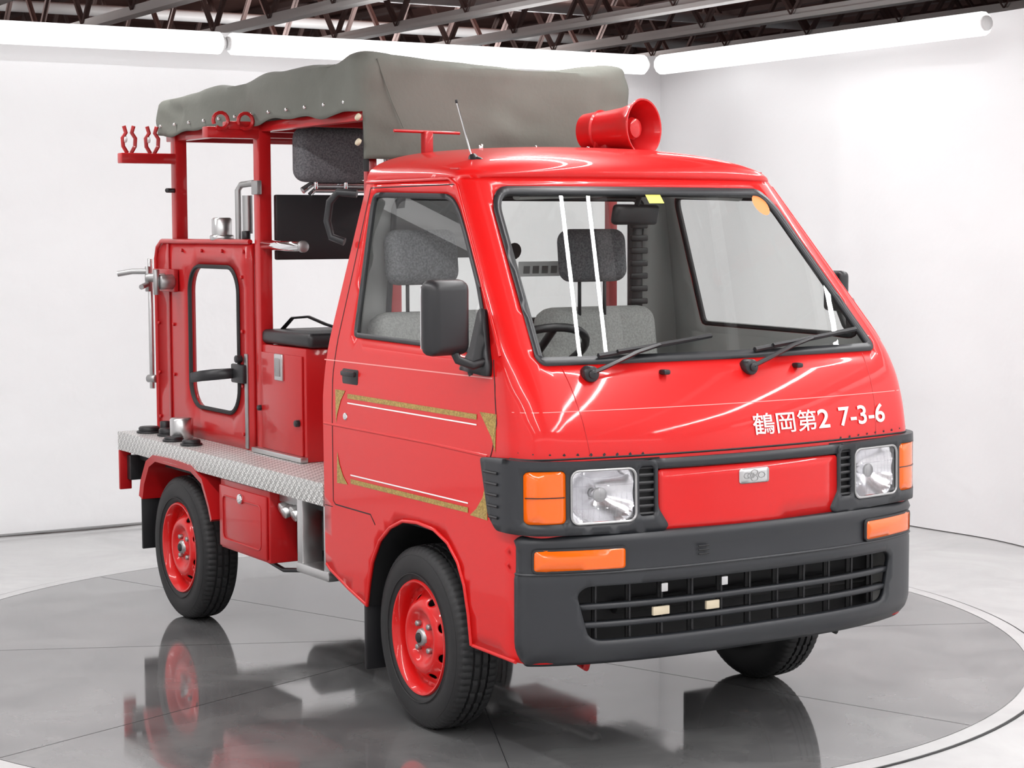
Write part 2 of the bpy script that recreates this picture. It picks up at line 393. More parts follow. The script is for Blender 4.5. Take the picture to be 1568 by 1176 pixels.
# fascia : black bezels, lamps
sheet('grille_centre_panel',rrect(-.315,.315,.655,.822,.012),[],.04,FA(.016),RED,.02)
sheet('grille_top_strip',[(-.33,.826),(.33,.826),(.33,.852),(-.33,.852)],[],.04,FA(.020),BLK2,.024)
for sg in (-1,1):
    bz=[(.318,.85),(.73,.862),(.84,.855),(.80,.70),(.76,.665),(.30,.655),(.285,.67),(.318,.72)]
    lamp=LAMP;sig=rrect(.586,.676,.692,.834,.014)
    mir=lambda P:[(sg*a,b) for a,b in P]
    vent=rrect(.325,.375,.70,.835,.012)
    sheet('lamp_bezel',mir(roundpoly(bz,.014,3)),[mir(lamp),mir(sig),mir(vent)],.02,FA(.022),BLK2,.03)
    sheet('bezel_back',mir([(.30,.66),(.735,.66),(.735,.855),(.30,.855)]),[mir(inset(lamp,-.002))],.03,FA(.001),DARK)
    for k in range(7):
        z=.705+k*.021;tube('bezel_slat',[FA(.012)(sg*s,z) for s in np.linspace(.322,.378,4)],.005,BLK,6)
    for k in range(5):
        z=.70+k*.03;tube('side_slat',[FA(.024)(sg*s,z) for s in np.linspace(.745,.79+.03*(z-.7)/.15,5)],.004,BLK,6)
    def bowl(s,z,sg=sg):
        rr=((s-sg*.478)/.100)**2+((z-.761)/.080)**2;return FA(.010-.065*max(0,1-rr))(s,z)
    sheet('lamp_reflector',mir(inset(lamp,-.003)),[],.010,bowl,REFL)
    n=(Vector(FA(1)(sg*.478,.761))-Vector(FA(0)(sg*.478,.761)))
    lc=Vector(FA(0)(sg*.478,.761))
    cyl('lamp_bulb',lc-n*.05,lc-n*.012,.014,CHR);cyl('lamp_bulb_shield',lc-n*.014,lc-n*.004,.020,STEEL)
    def dome(s,z,sg=sg):
        rr=max(abs((s-sg*.478)/.094),abs((z-.761)/.072))**3;return FA(.018+.010*(1-rr))(s,z)
    sheet('headlamp_lens',mir(lamp),[],.02,dome,LENS)
    tube('headlamp_trim',[FA(.022)(sg*a,b) for a,b in dens(lamp,.02)],.0035,STEEL,6,closed=True)
    for k in range(11):
        s=.398+k*.016;tube('lens_flute',[dome(sg*s,z) for z in np.linspace(.70,.822,5)],.0010,LENS,5)
    for z in (.73,.79): tube('lens_flute',[dome(sg*s,z) for s in np.linspace(.39,.567,7)],.0012,LENS,5)
    sheet('turn_signal_lens',mir(inset(sig,.001)),[],.02,FA(.020),ORG,.02)
    tube('signal_divider',[FA(.021)(sg*s,.763) for s in np.linspace(.59,.672,6)],.0015,BLK,5)
pl=rrect(-.052,.052,.766,.808,.008)
sheet('badge_plate',pl,[],.02,FA(.019),ALU,.004)
for s,z in [(-.025,.787),(.0,.795),(.0,.779),(.025,.787),(-.012,.787)]:
    tube('badge_pattern',[FA(.0195)(s+.012*math.cos(a),z+.008*math.sin(a)) for a in np.linspace(0,2*math.pi,9)[:-1]],.0014,STEEL,5,closed=True)
# wipers, nozzles
for ys0,ye,bl in ((-.465,-.10,(-.42,-.03)),(.055,.37,(.10,.545))):
    cyl('wiper_pivot',FA(-.01)(ys0,1.082),FA(.028)(ys0,1.082),.022,BLK)
    cyl('wiper_cap',FA(.028)(ys0,1.082),FA(.036)(ys0,1.082),.012,BLK)
    ym=(bl[0]+bl[1])/2;e=FA(.03)(ym,1.152)
    tube('wiper_arm',[FA(.03)(ys0,1.085),FA(.036)(ys0*.75+ym*.25,1.105),FA(.036)(ys0*.35+ym*.65,1.135),e],.010,BLK,6,flat=.6)
    q=[FA(.016)(bl[0]+(bl[1]-bl[0])*t,1.128+.042*t) for t in np.linspace(0,1,8)]
    tube('wiper_blade',q,.0075,BLK,6)
    q=[FA(.026)(bl[0]+(bl[1]-bl[0])*t,1.132+.040*t) for t in np.linspace(.15,.85,6)]
    tube('wiper_bridge',q,.006,BLK,6)
for y in (-.235,.235): box('washer_nozzle',FA(.012)(y,1.079),(.03,.022,.014),BLK,.005)
sheet('yellow_sticker',[(.0,1.548),(.055,1.548),(.055,1.582),(.0,1.582)],[],.05,FA(-.0),YEL)
sheet('orange_sticker',[(.452+.032*math.cos(a),1.545+.032*math.sin(a)) for a in np.linspace(0,2*math.pi,17)[:-1]],[],.05,FA(-.0),ORS)

# ---------------------------------------------------------------- bumper
def bplan(s):
    sg=1 if s>=0 else -1;a=abs(s)
    if a<=.6: return .742-.058*(a/.55)**3,sg*a
    if a<=.72:
        t=(a-.6)/.12;p=bez((.667,.6),(.632,.697),(.60,.697),t);return p[0],sg*p[1]
    return .60-(a-.72),sg*.697
def BU(off=0.):
    def f(s,z):
        x,y=bplan(s);x1,y1=bplan(s-.004);x2,y2=bplan(s+.004);dx,dy=x2-x1,y2-y1;L=math.hypot(dx,dy)
        o=off+np.interp(z,[.30,.325,.36,.50,.555,.56,.628,.632,.65,.662],[-.035,-.012,0,0,.0,-.006,-.006,.002,.0,-.022])
        return (x+dy/L*o,y-dx/L*o,z)
    return f
gr=roundpoly([(-.535,.52),(.535,.52),(.56,.50),(.53,.385),(.50,.368),(-.50,.368),(-.53,.385),(-.56,.50)],.02,3)
sheet('bumper',[(-.735,.302),(.735,.302),(.735,.645),(.72,.662),(-.72,.662),(-.735,.645)],[gr],.018,BU(),BLK2,.02,sharp=50)
tp=[];tf=[]
for i,s in enumerate(np.linspace(-.735,.735,50)):
    a=BU(-.001)(s,.66);tp+=[a,(min(a[0]-.02,.60) if abs(s)<.66 else a[0]-.02,a[1]*(.93),.664)]
for i in range(49): tf.append((2*i,2*i+1,2*i+3,2*i+2))
meshpy('bumper_top',tp,tf,BLK2,inside=(0,0,0))
tube('bumper_crease',[BU(.0)(s,.556) for s in np.linspace(-.73,.73,60)],.004,BLK2,6)
for z in (.412,.462):
    sheet('grille_bar',[(-.56,z-.007),(.56,z-.007),(.56,z+.007),(-.56,z+.007)],[],.03,BU(-.010),BLK2,.03)
for k in range(11):
    s=-.50+k*.10;tube('grille_rib',[BU(-.045)(s,z) for z in (.36,.44,.53)],.007,DARK,6)
    tube('grille_rib_edge',[BU(-.030)(s,z) for z in (.36,.44,.53)],.004,BLK,6)
tb=[(.60,-.56,.33),(.60,.56,.33),(.60,.56,.56),(.60,-.56,.56)];meshpy('grille_back',tb,[(0,1,2,3)],DARK)
cyl('cross_tube',(.62,-.4,.44),(.62,.5,.44),.02,DARK)
for s,z,w,mt in ((-.30,.50,.022,ALU),(-.10,.50,.022,ALU),(-.31,.437,.055,BEIGE),(-.14,.437,.045,BEIGE)):
    x,y,_=BU(-.018)(s,z);box('grille_clip',(x,y,z),(.01,w,.024),mt,.002)
for sg in (-1,1):
    for a,b in ((.425,.635),):
        P=[(sg*x,y) for x,y in rrect(a,b+.02,.564,.622,.01)]
        sheet('bumper_signal_lens',P,[],.02,BU(.010),ORG,.015)
        tube('bumper_signal_rim',[BU(.006)(x,y) for x,y in dens(P,.03)],.005,BLK,6,closed=True)
for k in range(3): tube('bumper_vent',[BU(.007)(s,.585+k*.011) for s in (-.20,-.165)],.002,DARK,5)

# ---------------------------------------------------------------- mirrors, antenna, horn
for sg in (-1,1):
    bm=bmesh.new();bmesh.ops.create_cube(bm,size=1)
    for v in bm.verts:v.co=Vector((v.co.x*.062,v.co.y*.15,v.co.z*.212))
    for v in bm.verts:
        if v.co.x>0: v.co.y*=.86;v.co.z*=.93
    bmesh.ops.bevel(bm,geom=bm.edges[:],offset=.026,segments=4,profile=.5,affect='EDGES')
    if sg<0: Mm=Matrix.Translation((.40,-.795,1.235))@Matrix.Rotation(.15,4,'Z')
    else: Mm=Matrix.Translation((.27,.695,1.275))@Matrix.Rotation(1.45,4,'Z')@Matrix.Diagonal((.7,.7,.62,1))
    bmesh.ops.transform(bm,matrix=Mm,verts=bm.verts)
    me=bpy.data.meshes.new('m');bm.to_mesh(me);bm.free();add('mirror_housing',me,BLK)
    if sg<0:
        b2('mirror_glass',(.362,sg*.735,1.15),(.368,sg*.855,1.32),CHR,.002)
        tube('mirror_arm',[(.43,sg*.69,1.115),(.43,sg*.73,1.105),(.41,sg*.765,1.12),(.40,sg*.775,1.15)],.012,BLK)
    else:
        tube('mirror_arm',[(.40,.69,1.115),(.36,.695,1.12),(.31,.695,1.17),(.28,.695,1.22)],.010,BLK)
    sheet('mirror_base',[(x,z) for x,z in roundpoly([(.30,1.085),(.455,1.075),(.452,1.11),(.375,1.26),(.355,1.25),(.345,1.14)],.012,3)],[],.03,SD(sg,.018),BLK,.02)
cyl('antenna_base',(0.02,-.475,1.655),(.0,-.478,1.69),.026,BLK,r2=.012)
tube('antenna_mount',[(.06,-.46,1.655),(.03,-.47,1.672),(.0,-.478,1.68)],.012,BLK)
tube('antenna_rod',[(0,-.478,1.68),(0,-.53,1.845)],.0022,CHR,6);cyl('antenna_tip',(0,-.529,1.84),(0,-.531,1.85),.004,BLK)
hd=Vector((.95,.30,.03)).normalized();hc=Vector((-.14,.238,1.795))
hp=[(-.235,0),(-.235,.05),(-.23,.060),(-.18,.064),(-.17,.068),(-.165,.062),(-.13,.064),(-.07,.070),(-.03,.080),(-.008,.089),(.0,.093),(.004,.092),(.003,.087),(-.02,.077),(-.06,.064),(-.10,.045),(-.14,.03),(-.14,0)]
lathe('siren_horn',hp,RED2,hc,hd,40)
lathe('siren_horn_core',[(-.14,.02),(-.09,.022),(-.06,.03),(-.045,.036),(-.03,.03),(-.022,0)],RED2,hc,hd,24)
b2('horn_bracket',(-.33,.16,1.715),(-.24,.25,1.75),REDDK,.006)
tube('horn_yoke',[(-.28,.15,1.79),(-.28,.15,1.74),(-.28,.20,1.722),(-.28,.26,1.74),(-.28,.27,1.79)],.01,RED2)
for y in (-.3,-.1,.1,.3): cyl('roof_bolt',(-.25,y,1.715),(-.25,y,1.735),.007,CHR)
b2('roof_post',(-.52,-.365,1.69),(-.49,-.335,1.785),RED2,.003)
tube('roof_cross_rod',[(-.505,-.47,1.785),(-.505,-.23,1.782)],.005,RED2)
cyl('roof_post_foot',(-.505,-.35,1.70),(-.505,-.35,1.715),.035,RED2)
tube('grab_handle',[(-.49,-.61,1.585),(-.53,-.655,1.59),(-.56,-.67,1.56),(-.57,-.675,1.50),(-.55,-.67,1.45),(-.52,-.64,1.435)],.013,BLK)

# ---------------------------------------------------------------- interior
b2('cab_floor',(-.55,-.66,.60),(.5,.66,.64),DARK,.0)
b2('dashboard',(.22,-.60,.86),(.46,.60,1.065),BLK,.04,seg=4)
b2('dash_hood',(.16,-.47,1.0),(.34,-.17,1.09),BLK,.03,seg=4)
b2('cowl_shelf',(.36,-.575,1.02),(.52,.575,1.075),BLK,.02)
wc=Vector((.06,-.33,1.095));wn=Vector((-.50,0,.866)).normalized();wx=Vector((0,1,0));wy=wn.cross(wx)
tube('steering_wheel',[wc+(wx*math.cos(a)+wy*math.sin(a))*.185 for a in np.linspace(0,2*math.pi,33)[:-1]],.013,BLK,8,closed=True)
for a in (.3,math.pi-.3,-math.pi/2): tube('steering_spoke',[wc-wn*.03,wc+(wx*math.cos(a)+wy*math.sin(a))*.18],.012,BLK)
cyl('steering_hub',wc-wn*.05,wc-wn*.0,.05,BLK);cyl('steering_column',wc-wn*.05,wc-wn*.35,.025,BLK)
for y,hx,hy in ((-.36,-.40,-.41),(.26,-.36,.215)):
    b2('seat_cushion',(-.42,y-.23,.68),(.06,y+.23,.86),SEATL,.05,seg=4)
    box('seat_back',(-.42,y,.955),(.13,.46,.52),SEATL,.06,rot=(0,-.15,0),seg=4)
    box('headrest',(hx-.04,hy,1.385),(.09,.25,.175),SEAT,.055,rot=(0,-.1,0),seg=5)
    for d in (-.05,.05): cyl('headrest_post',(hx-.04,hy+d,1.17),(hx-.04,hy+d,1.33),.006,BLK)
box('interior_mirror',(.14,.01,1.515),(.03,.20,.062),BLK,.018,rot=(0,.2,.25),seg=3)
tube('mirror_stem',[(.14,.01,1.53),(.17,.01,1.585)],.008,BLK)
for sg in(-1,1):
    sheet('door_trim',[(-.47,.66),(.44,.66),(.42,1.11),(-.42,1.12)],[],.1,lambda x,z,sg=sg:(x,sg*(fys(z)-.035),z),INT)
b2('belt_reel',(-.50,.42,1.10),(-.46,.47,1.54),BLK,.015)
for k in range(9): b2('belt_reel_rib',(-.465,.41,1.13+k*.043),(-.45,.48,1.15+k*.043),BLK,.004)
tube('sun_visor',[(.12,-.4,1.565),(.12,-.1,1.575)],.02,INT,8,flat=.4);tube('sun_visor',[(.12,.14,1.575),(.12,.42,1.565)],.02,INT,8,flat=.4)

# ---------------------------------------------------------------- wheels
def wheel(x,y,sg,steer=0.):
    W=bpy.data.objects.new('wheel',None);SC.collection.objects.link(W);W.parent=TRUCK
    W.location=(x,y,.272);W.rotation_euler=(0,0,(0 if sg<0 else math.pi)+steer)
    half=[(.050,.160),(.060,.168),(.069,.185),(.0725,.212),(.072,.232),(.066,.252),(.058,.263),(.050,.2685),(.030,.271),(.0285,.271),(.027,.263),(.022,.263),(.0205,.2715),(.005,.272),(.004,.264)]
    prof=half+[(-a,b) for a,b in reversed(half)]
    nseg=228
    def mod(j,k,h,r):
        if .026<abs(h)<.062 and r>.262 and k%3==0: return r-.004
        if abs(h)<.021 and r>.27 and (k+2)%6==0: return r-.005
        return r
    lathe('tyre',prof,RUB,(0,0,0),(0,1,0),nseg,parent=W,mod=mod)
    for r in (.245,.19): 
        tube('sidewall_rib',[(r*math.cos(a),-(.0715 if r<.2 else .0665)-.001,r*math.sin(a)) for a in np.linspace(0,2*math.pi,73)[:-1]],.0016,RUB,5,closed=True,parent=W)
    y0=-.064
    rp=[(y0+.10,.150),(y0+.03,.150),(y0+.016,.153),(y0+.004,.158),(y0-.003,.164),(y0-.004,.169),(y0+.002,.172),(y0+.006,.168)]
    lathe('rim_flange',rp,RED,(0,0,0),(0,1,0),72,parent=W)
    R=[0,.028,.034,.06,.068,.082,.095,.108,.125,.138,.150];D=[.010,.010,.024,.026,.020,.006,.004,.010,.030,.042,.038]
    def disc(u,v): r=math.hypot(u,v);return (u,y0+float(np.interp(r,R,D)),v)
    C=[(.150*math.cos(a),.150*math.sin(a)) for a in np.linspace(0,2*math.pi,73)[:-1]];H=[]
    for k in range(8):
        a=2*math.pi*(k+.5)/8;c=np.array([math.cos(a),math.sin(a)])*.119;e1=np.array([math.cos(a),math.sin(a)]);e2=np.array([-e1[1],e1[0]])
        H.append([tuple(c+e1*.009*math.cos(t)+e2*.015*math.sin(t)) for t in np.linspace(0,2*math.pi,15)[:-1]])
    sheet('rim_disc',C,H,.008,disc,RED,.003,inside=(0,.5,0),parent=W,sharp=50)
    lathe('brake_drum',[(y0+.045,0),(y0+.045,.14),(y0+.10,.145),(.05,.145),(.05,0)],DARK,(0,0,0),(0,1,0),32,parent=W)
    cyl('hub_cap',(0,y0+.002,0),(0,y0+.03,0),.026,STEEL,parent=W,r2=.030);cyl('hub_centre',(0,y0-.004,0),(0,y0+.01,0),.015,DARK,parent=W)
    for k in range(4):
        a=math.pi/4+k*math.pi/2;cyl('wheel_nut',(.05*math.cos(a),y0+.010,.05*math.sin(a)),(.05*math.cos(a),y0+.03,.05*math.sin(a)),.009,STEEL,6,parent=W)
    return W
wheel(0,-.605,-1,-.03);wheel(0,.605,1,-.03);wheel(-1.9,-.60,-1);wheel(-1.9,.60,1)

# ---------------------------------------------------------------- chassis
for sg in (-1,1):
    b2('chassis_rail',(-2.42,sg*.33,.44),(.3,sg*.39,.56),DARK,.004)
    b2('front_mud_flap',(-.325,sg*.54,.115),(-.31,sg*.685,.36),BLK,.006)
    b2('rear_mud_flap',(-2.25,sg*.52,.22),(-2.238,sg*.685,.50),BLK,.004)
    fp=[(-2.225,.42),(-2.205,.48),(-2.15,.555),(-2.08,.583),(-1.72,.583),(-1.62,.55),(-1.56,.47),(-1.535,.42)]
    fp=dens(fp,.05,False);fv=[];ff=[]
    for x,z in fp:
        r=math.hypot(x+1.9,z-.3);nx,nz=(x+1.885)/r,(z-.27)/r
        fv+=[(x,sg*.50,z),(x,sg*.688,z),(x+nx*.026,sg*.693,z+nz*.026),(x+nx*.026,sg*.50,z+nz*.026)]
    for i in range(len(fp)-1):
        for k in range(4): a=4*i+k;b=4*i+(k+1)%4;ff.append((a,b,b+4,a+4))
    ff+=[(0,1,2,3),tuple(4*(len(fp)-1)+k for k in range(4))]
    meshpy('rear_fender',fv,ff,RED2,sharp=40)
    b2('fender_inner',(-2.2,sg*.30,.30),(-1.6,sg*.50,.585),DARK,.004)
    b2('leaf_spring',(-2.4,sg*.42,.30),(-1.4,sg*.47,.325),DARK,.004)
    b2('tail_bracket',(-2.485,sg*.64,.43),(-2.47,sg*.69,.59),RED2,.003)
    b2('tail_lamp',(-2.47,sg*.55,.47),(-2.43,sg*.66,.57),BLK,.004)
    b2('under_deck_beam',(-2.47,sg*.45,.55),(-.6,sg*.62,.59),DARK,.004)
cyl('rear_axle',(-1.9,-.55,.272),(-1.9,.55,.272),.035,DARK);cyl('differential',(-1.9,-.1,.272),(-1.9,.12,.272),.10,DARK)
cyl('drive_shaft',(-1.8,0,.29),(-.3,0,.36),.025,DARK);cyl('front_axle',(0,-.55,.26),(0,.55,.26),.025,DARK)
b2('engine_block',(-.52,-.36,.24),(.08,.36,.60),DARK,.03)
b2('front_crossmember',(.30,-.45,.30),(.58,.45,.60),DARK,.03)
b2('front_skid',(.36,-.16,.235),(.46,.10,.31),DARK,.02)
b2('rear_box',(-1.45,-.38,.30),(-.6,.38,.56),DARK,.02)
cyl('exhaust_pipe',(-.35,.2,.24),(-1.6,.25,.27),.022,STEEL);cyl('muffler',(-1.0,.25,.29),(-1.45,.25,.29),.07,STEEL)
for sg in(-1,1): tube('tow_hook',[(.50,sg*.45,.32),(.53,sg*.45,.27),(.56,sg*.45,.265),(.57,sg*.45,.29)],.010,REDDK if sg<0 else DARK)
tube('brake_hose',[(-1.35,-.60,.36),(-1.2,-.62,.325),(-1.05,-.62,.31),(-.9,-.60,.33),(-.82,-.58,.40)],.008,BLK)

# ---------------------------------------------------------------- deck
b2('deck_plate',(-2.49,-.69,.59),(-.595,.69,.665),TREAD,.004)
for sg in (-1,1):
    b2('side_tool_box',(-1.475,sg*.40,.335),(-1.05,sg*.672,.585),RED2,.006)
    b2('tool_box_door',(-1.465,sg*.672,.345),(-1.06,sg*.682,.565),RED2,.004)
    tube('tool_box_emboss',[(x,sg*.683,z) for x,z in rrect(-1.43,-1.10,.375,.53,.02,3)],.003,RED2,6,closed=True)
    cyl('tool_box_latch',(-1.265,sg*.68,.535),(-1.265,sg*.693,.535),.018,CHR)
    b2('battery_tray',(-1.04,sg*.40,.36),(-.82,sg*.58,.57),BLK,.01)
    for x in (-.80,-.60):
        b2('step_hanger',(x-.025,sg*.60,.365),(x+.015,sg*.675,.59),ALU,.004)
    b2('step_bar',(-.825,sg*.56,.345),(-.585,sg*.68,.378),ALU,.006)
    for k,x in enumerate((-1.0,-.955,-.91,-.875)):
        cyl('coupling',(x,sg*.60,.545),(x,sg*(.655+.01*(k%2)),.53-.01*(k%2)),.020,ALU)
    b2('coupling_rail',(-1.04,sg*.60,.55),(-.84,sg*.64,.585),STEEL,.004)
for x,y,r,h,mt in ((-2.37,-.60,.042,.025,BLK),(-2.22,-.58,.035,.03,BLK),(-2.06,-.585,.045,.085,ALU),(-2.02,-.635,.035,.018,BLK),(-1.85,-.63,.035,.022,BLK),(-2.30,-.56,.02,.05,BLK)):
    cyl('deck_fitting',(x,y,.665),(x,y,.665+h),r,mt)
    if mt is BLK: cyl('deck_fitting_flange',(x,y,.665),(x,y,.673),r*1.2,mt)
# cabinet / bench
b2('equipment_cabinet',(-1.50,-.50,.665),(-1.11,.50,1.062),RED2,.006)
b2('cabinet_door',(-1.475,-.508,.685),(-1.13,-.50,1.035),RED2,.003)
b2('cabinet_latch',(-1.345,-.516,.94),(-1.275,-.506,1.035),ALU,.004);b2('cabinet_latch_inner',(-1.33,-.520,.955),(-1.29,-.514,1.02),STEEL,.003)
cyl('cabinet_knob',(-1.155,-.50,.80),(-1.155,-.525,.80),.012,BLK);cyl('cabinet_knob',(-1.48,-.50,.83),(-1.48,-.52,.83),.010,BLK)
b2('cabinet_sill',(-1.52,-.53,.667),(-1.10,-.50,.685),ALU,.003)
b2('bench_cushion',(-1.50,-.50,1.064),(-1.08,.50,1.115),BLK,.018,seg=3)
tube('lap_belt',[(-1.47,-.42,1.115),(-1.43,-.40,1.155),(-1.38,-.36,1.16),(-1.30,-.33,1.135),(-1.22,-.30,1.118)],.016,BLK,6,flat=.3)
# side panel with window opening
pan=roundpoly([(-2.485,.665),(-1.545,.665),(-1.545,1.425),(-2.42,1.425),(-2.485,1.36)],[0,0,0,.05,.05],4)
hole=rrect(-2.13,-1.655,.79,1.335,.10,8)
sheet('side_panel',pan,[hole],.08,lambda x,z:(x,-.512,z),RED2,.022,inside=(-2,0,1))
tube('panel_window_gasket',[(x,-.514,z) for x,z in dens(hole,.03)],.008,DARK,6,closed=True)
tube('panel_edge_flange',[(-1.545,-.512,1.43),(-2.42,-.512,1.43),(-2.468,-.512,1.405),(-2.487,-.512,1.36),(-2.487,-.512,.67)],.010,RED2)
b2('panel_hinge_strip',(-1.60,-.519,.67),(-1.575,-.512,1.02),STEEL,.002)
b2('panel_fold',(-2.355,-.519,.67),(-2.335,-.512,1.42),REDDK,.002)
for z in (.72,.9,1.1,1.3):
    for x in (-2.46,-1.62,-2.30): cyl('panel_rivet',(x,-.512,z),(x,-.52,z),.007,RED2,10)
for x in (-2.2,-2.0,-1.8,-1.6): cyl('panel_rivet',(x,-.512,1.395),(x,-.52,1.395),.007,RED2,10)
cyl('panel_rod',(-2.51,-.53,.83),(-2.51,-.53,1.36),.011,ALU);cyl('panel_rod_clip',(-2.49,-.52,.87),(-2.53,-.54,.87),.016,STEEL)
# nozzle clamp
b2('clamp_plate',(-2.47,-.535,1.23),(-2.24,-.515,1.32),REDDK,.004)
cyl('clamp_rod',(-2.34,-.53,1.285),(-2.38,-.60,1.285),.018,STEEL);cyl('clamp_rod',(-2.26,-.53,1.27),(-2.26,-.59,1.27),.030,STEEL)
tube('clamp_fork',[(-2.38,-.59,1.31),(-2.42,-.64,1.31),(-2.45,-.69,1.30)],.011,STEEL);tube('clamp_fork',[(-2.36,-.60,1.26),(-2.32,-.64,1.25)],.011,STEEL)
cyl('clamp_bolt',(-2.38,-.59,1.23),(-2.38,-.59,1.33),.011,STEEL);cyl('clamp_bolt',(-2.26,-.60,1.22),(-2.26,-.60,1.32),.012,STEEL)
# black strap ring
ar=[(-1.66,-.53,.945),(-1.70,-.585,.938),(-1.77,-.62,.93),(-1.85,-.63,.92),(-1.90,-.605,.918),(-1.88,-.575,.925),(-1.80,-.55,.935),(-1.68,-.525,.945)]
V2=[];F2=[]
for x,y,z in ar: V2+=[(x,y,z-.018),(x,y,z+.018)]
for i in range(len(ar)-1): F2.append((2*i,2*i+1,2*i+3,2*i+2))
o=meshpy('strap_ring',V2,F2,BLK);s=o.modifiers.new('s','SOLIDIFY');s.thickness=.008
b2('strap_clip',(-1.69,-.535,.91),(-1.58,-.515,.98),BLK,.006);cyl('strap_knob',(-1.62,-.52,1.0),(-1.62,-.545,1.0),.014,BLK)
# posts and frame
for sg in(-1,1):
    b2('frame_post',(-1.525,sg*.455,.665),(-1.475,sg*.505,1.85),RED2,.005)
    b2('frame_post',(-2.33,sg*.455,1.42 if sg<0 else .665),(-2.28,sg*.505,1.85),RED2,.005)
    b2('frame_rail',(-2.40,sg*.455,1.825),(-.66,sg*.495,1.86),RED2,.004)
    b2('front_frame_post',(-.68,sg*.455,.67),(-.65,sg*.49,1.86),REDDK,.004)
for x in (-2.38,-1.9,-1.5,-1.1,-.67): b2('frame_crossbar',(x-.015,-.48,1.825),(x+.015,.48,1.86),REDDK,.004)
def clamp(name,x,y,z,h,mat=RED2):
    for d in (-1,1):
        tube(name,[(x+.0,y+d*.008,z),(x,y+d*.024,z+h*.25),(x,y+d*.026,z+h*.55),(x,y+d*.012,z+h*.75),(x,y+d*.02,z+h)],.008,mat,6)
    cyl(name+'_pad',(x,y-.022,z+h*.5),(x,y-.010,z+h*.5),.013,WHT,10)
b2('rear_side_arm',(-2.33,-.725,1.735),(-2.28,-.50,1.775),RED2,.004)
clamp('hook_clamp',-2.305,-.685,1.775,.105);clamp('hook_clamp',-2.305,-.59,1.775,.105)
b2('front_side_arm',(-1.525,-.70,1.80),(-1.475,-.50,1.84),RED2,.004)
b2('arm_gusset',(-1.53,-.62,1.83),(-1.47,-.50,1.86),RED2,.004)
for yy in (-.655,-.56):
    tube('ring_clamp',[(-1.46,yy+.028*math.cos(a),1.86+.028*math.sin(a)) for a in np.linspace(-2.2,3.6,14)],.007,RED2,6)
cyl('post_hook',(-2.30,-.50,1.63),(-2.26,-.55,1.63),.009,BLK);b2('post_latch',(-1.50,-.525,1.60),(-1.45,-.505,1.65),STEEL,.003)
# backrest, headrest, rails
b2('backrest_board',(-1.475,-.45,1.365),(-1.45,.45,1.60),BLK,.006)
tube('backrest_rail',[(-1.46,-.34,1.615),(-1.46,-.30,1.64),(-1.46,.40,1.64)],.013,CHR)
tube('backrest_rail',[(-1.44,-.32,1.60),(-1.44,-.30,1.618),(-1.44,.38,1.618)],.010,CHR)
cyl('arm_rest',(-1.47,-.49,1.42),(-1.15,-.49,1.415),.018,CHR);cyl('arm_rest_end',(-1.15,-.49,1.415),(-1.135,-.49,1.415),.021,STEEL)
box('hanging_headrest',(-1.42,-.245,1.745),(.10,.29,.20),SEAT,.05,seg=5)
for d in (-.05,.05): cyl('headrest_rod',(-1.42,-.245+d,1.83),(-1.42,-.245+d,1.90),.006,CHR);
for d in (-.06,.06): cyl('headrest_foot',(-1.42,-.245+d,1.62),(-1.42,-.245+d,1.67),.007,CHR)
tube('bungee',[(-1.40,-.10,1.82),(-1.38,-.04,1.74),(-1.38,-.03,1.66),(-1.42,-.08,1.60)],.010,STEEL)
cyl('tool_socket',(-1.88,-.48,1.43),(-1.88,-.48,1.52),.038,ALU);cyl('tool_socket_lip',(-1.88,-.48,1.435),(-1.88,-.48,1.455),.046,ALU);b2('socket_plate',(-1.95,-.505,1.428),(-1.78,-.44,1.44),STEEL,.003)
tube('stand_pipe',[(-1.70,-.49,1.43),(-1.70,-.49,1.62),(-1.69,-.48,1.64),(-1.62,-.46,1.645)],.012,STEEL);tube('stand_pipe',[(-1.66,-.47,1.46),(-1.66,-.47,1.60)],.020,STEEL)
cyl('stand_pipe_cap',(-1.63,-.49,1.43),(-1.63,-.49,1.47),.016,BLK)

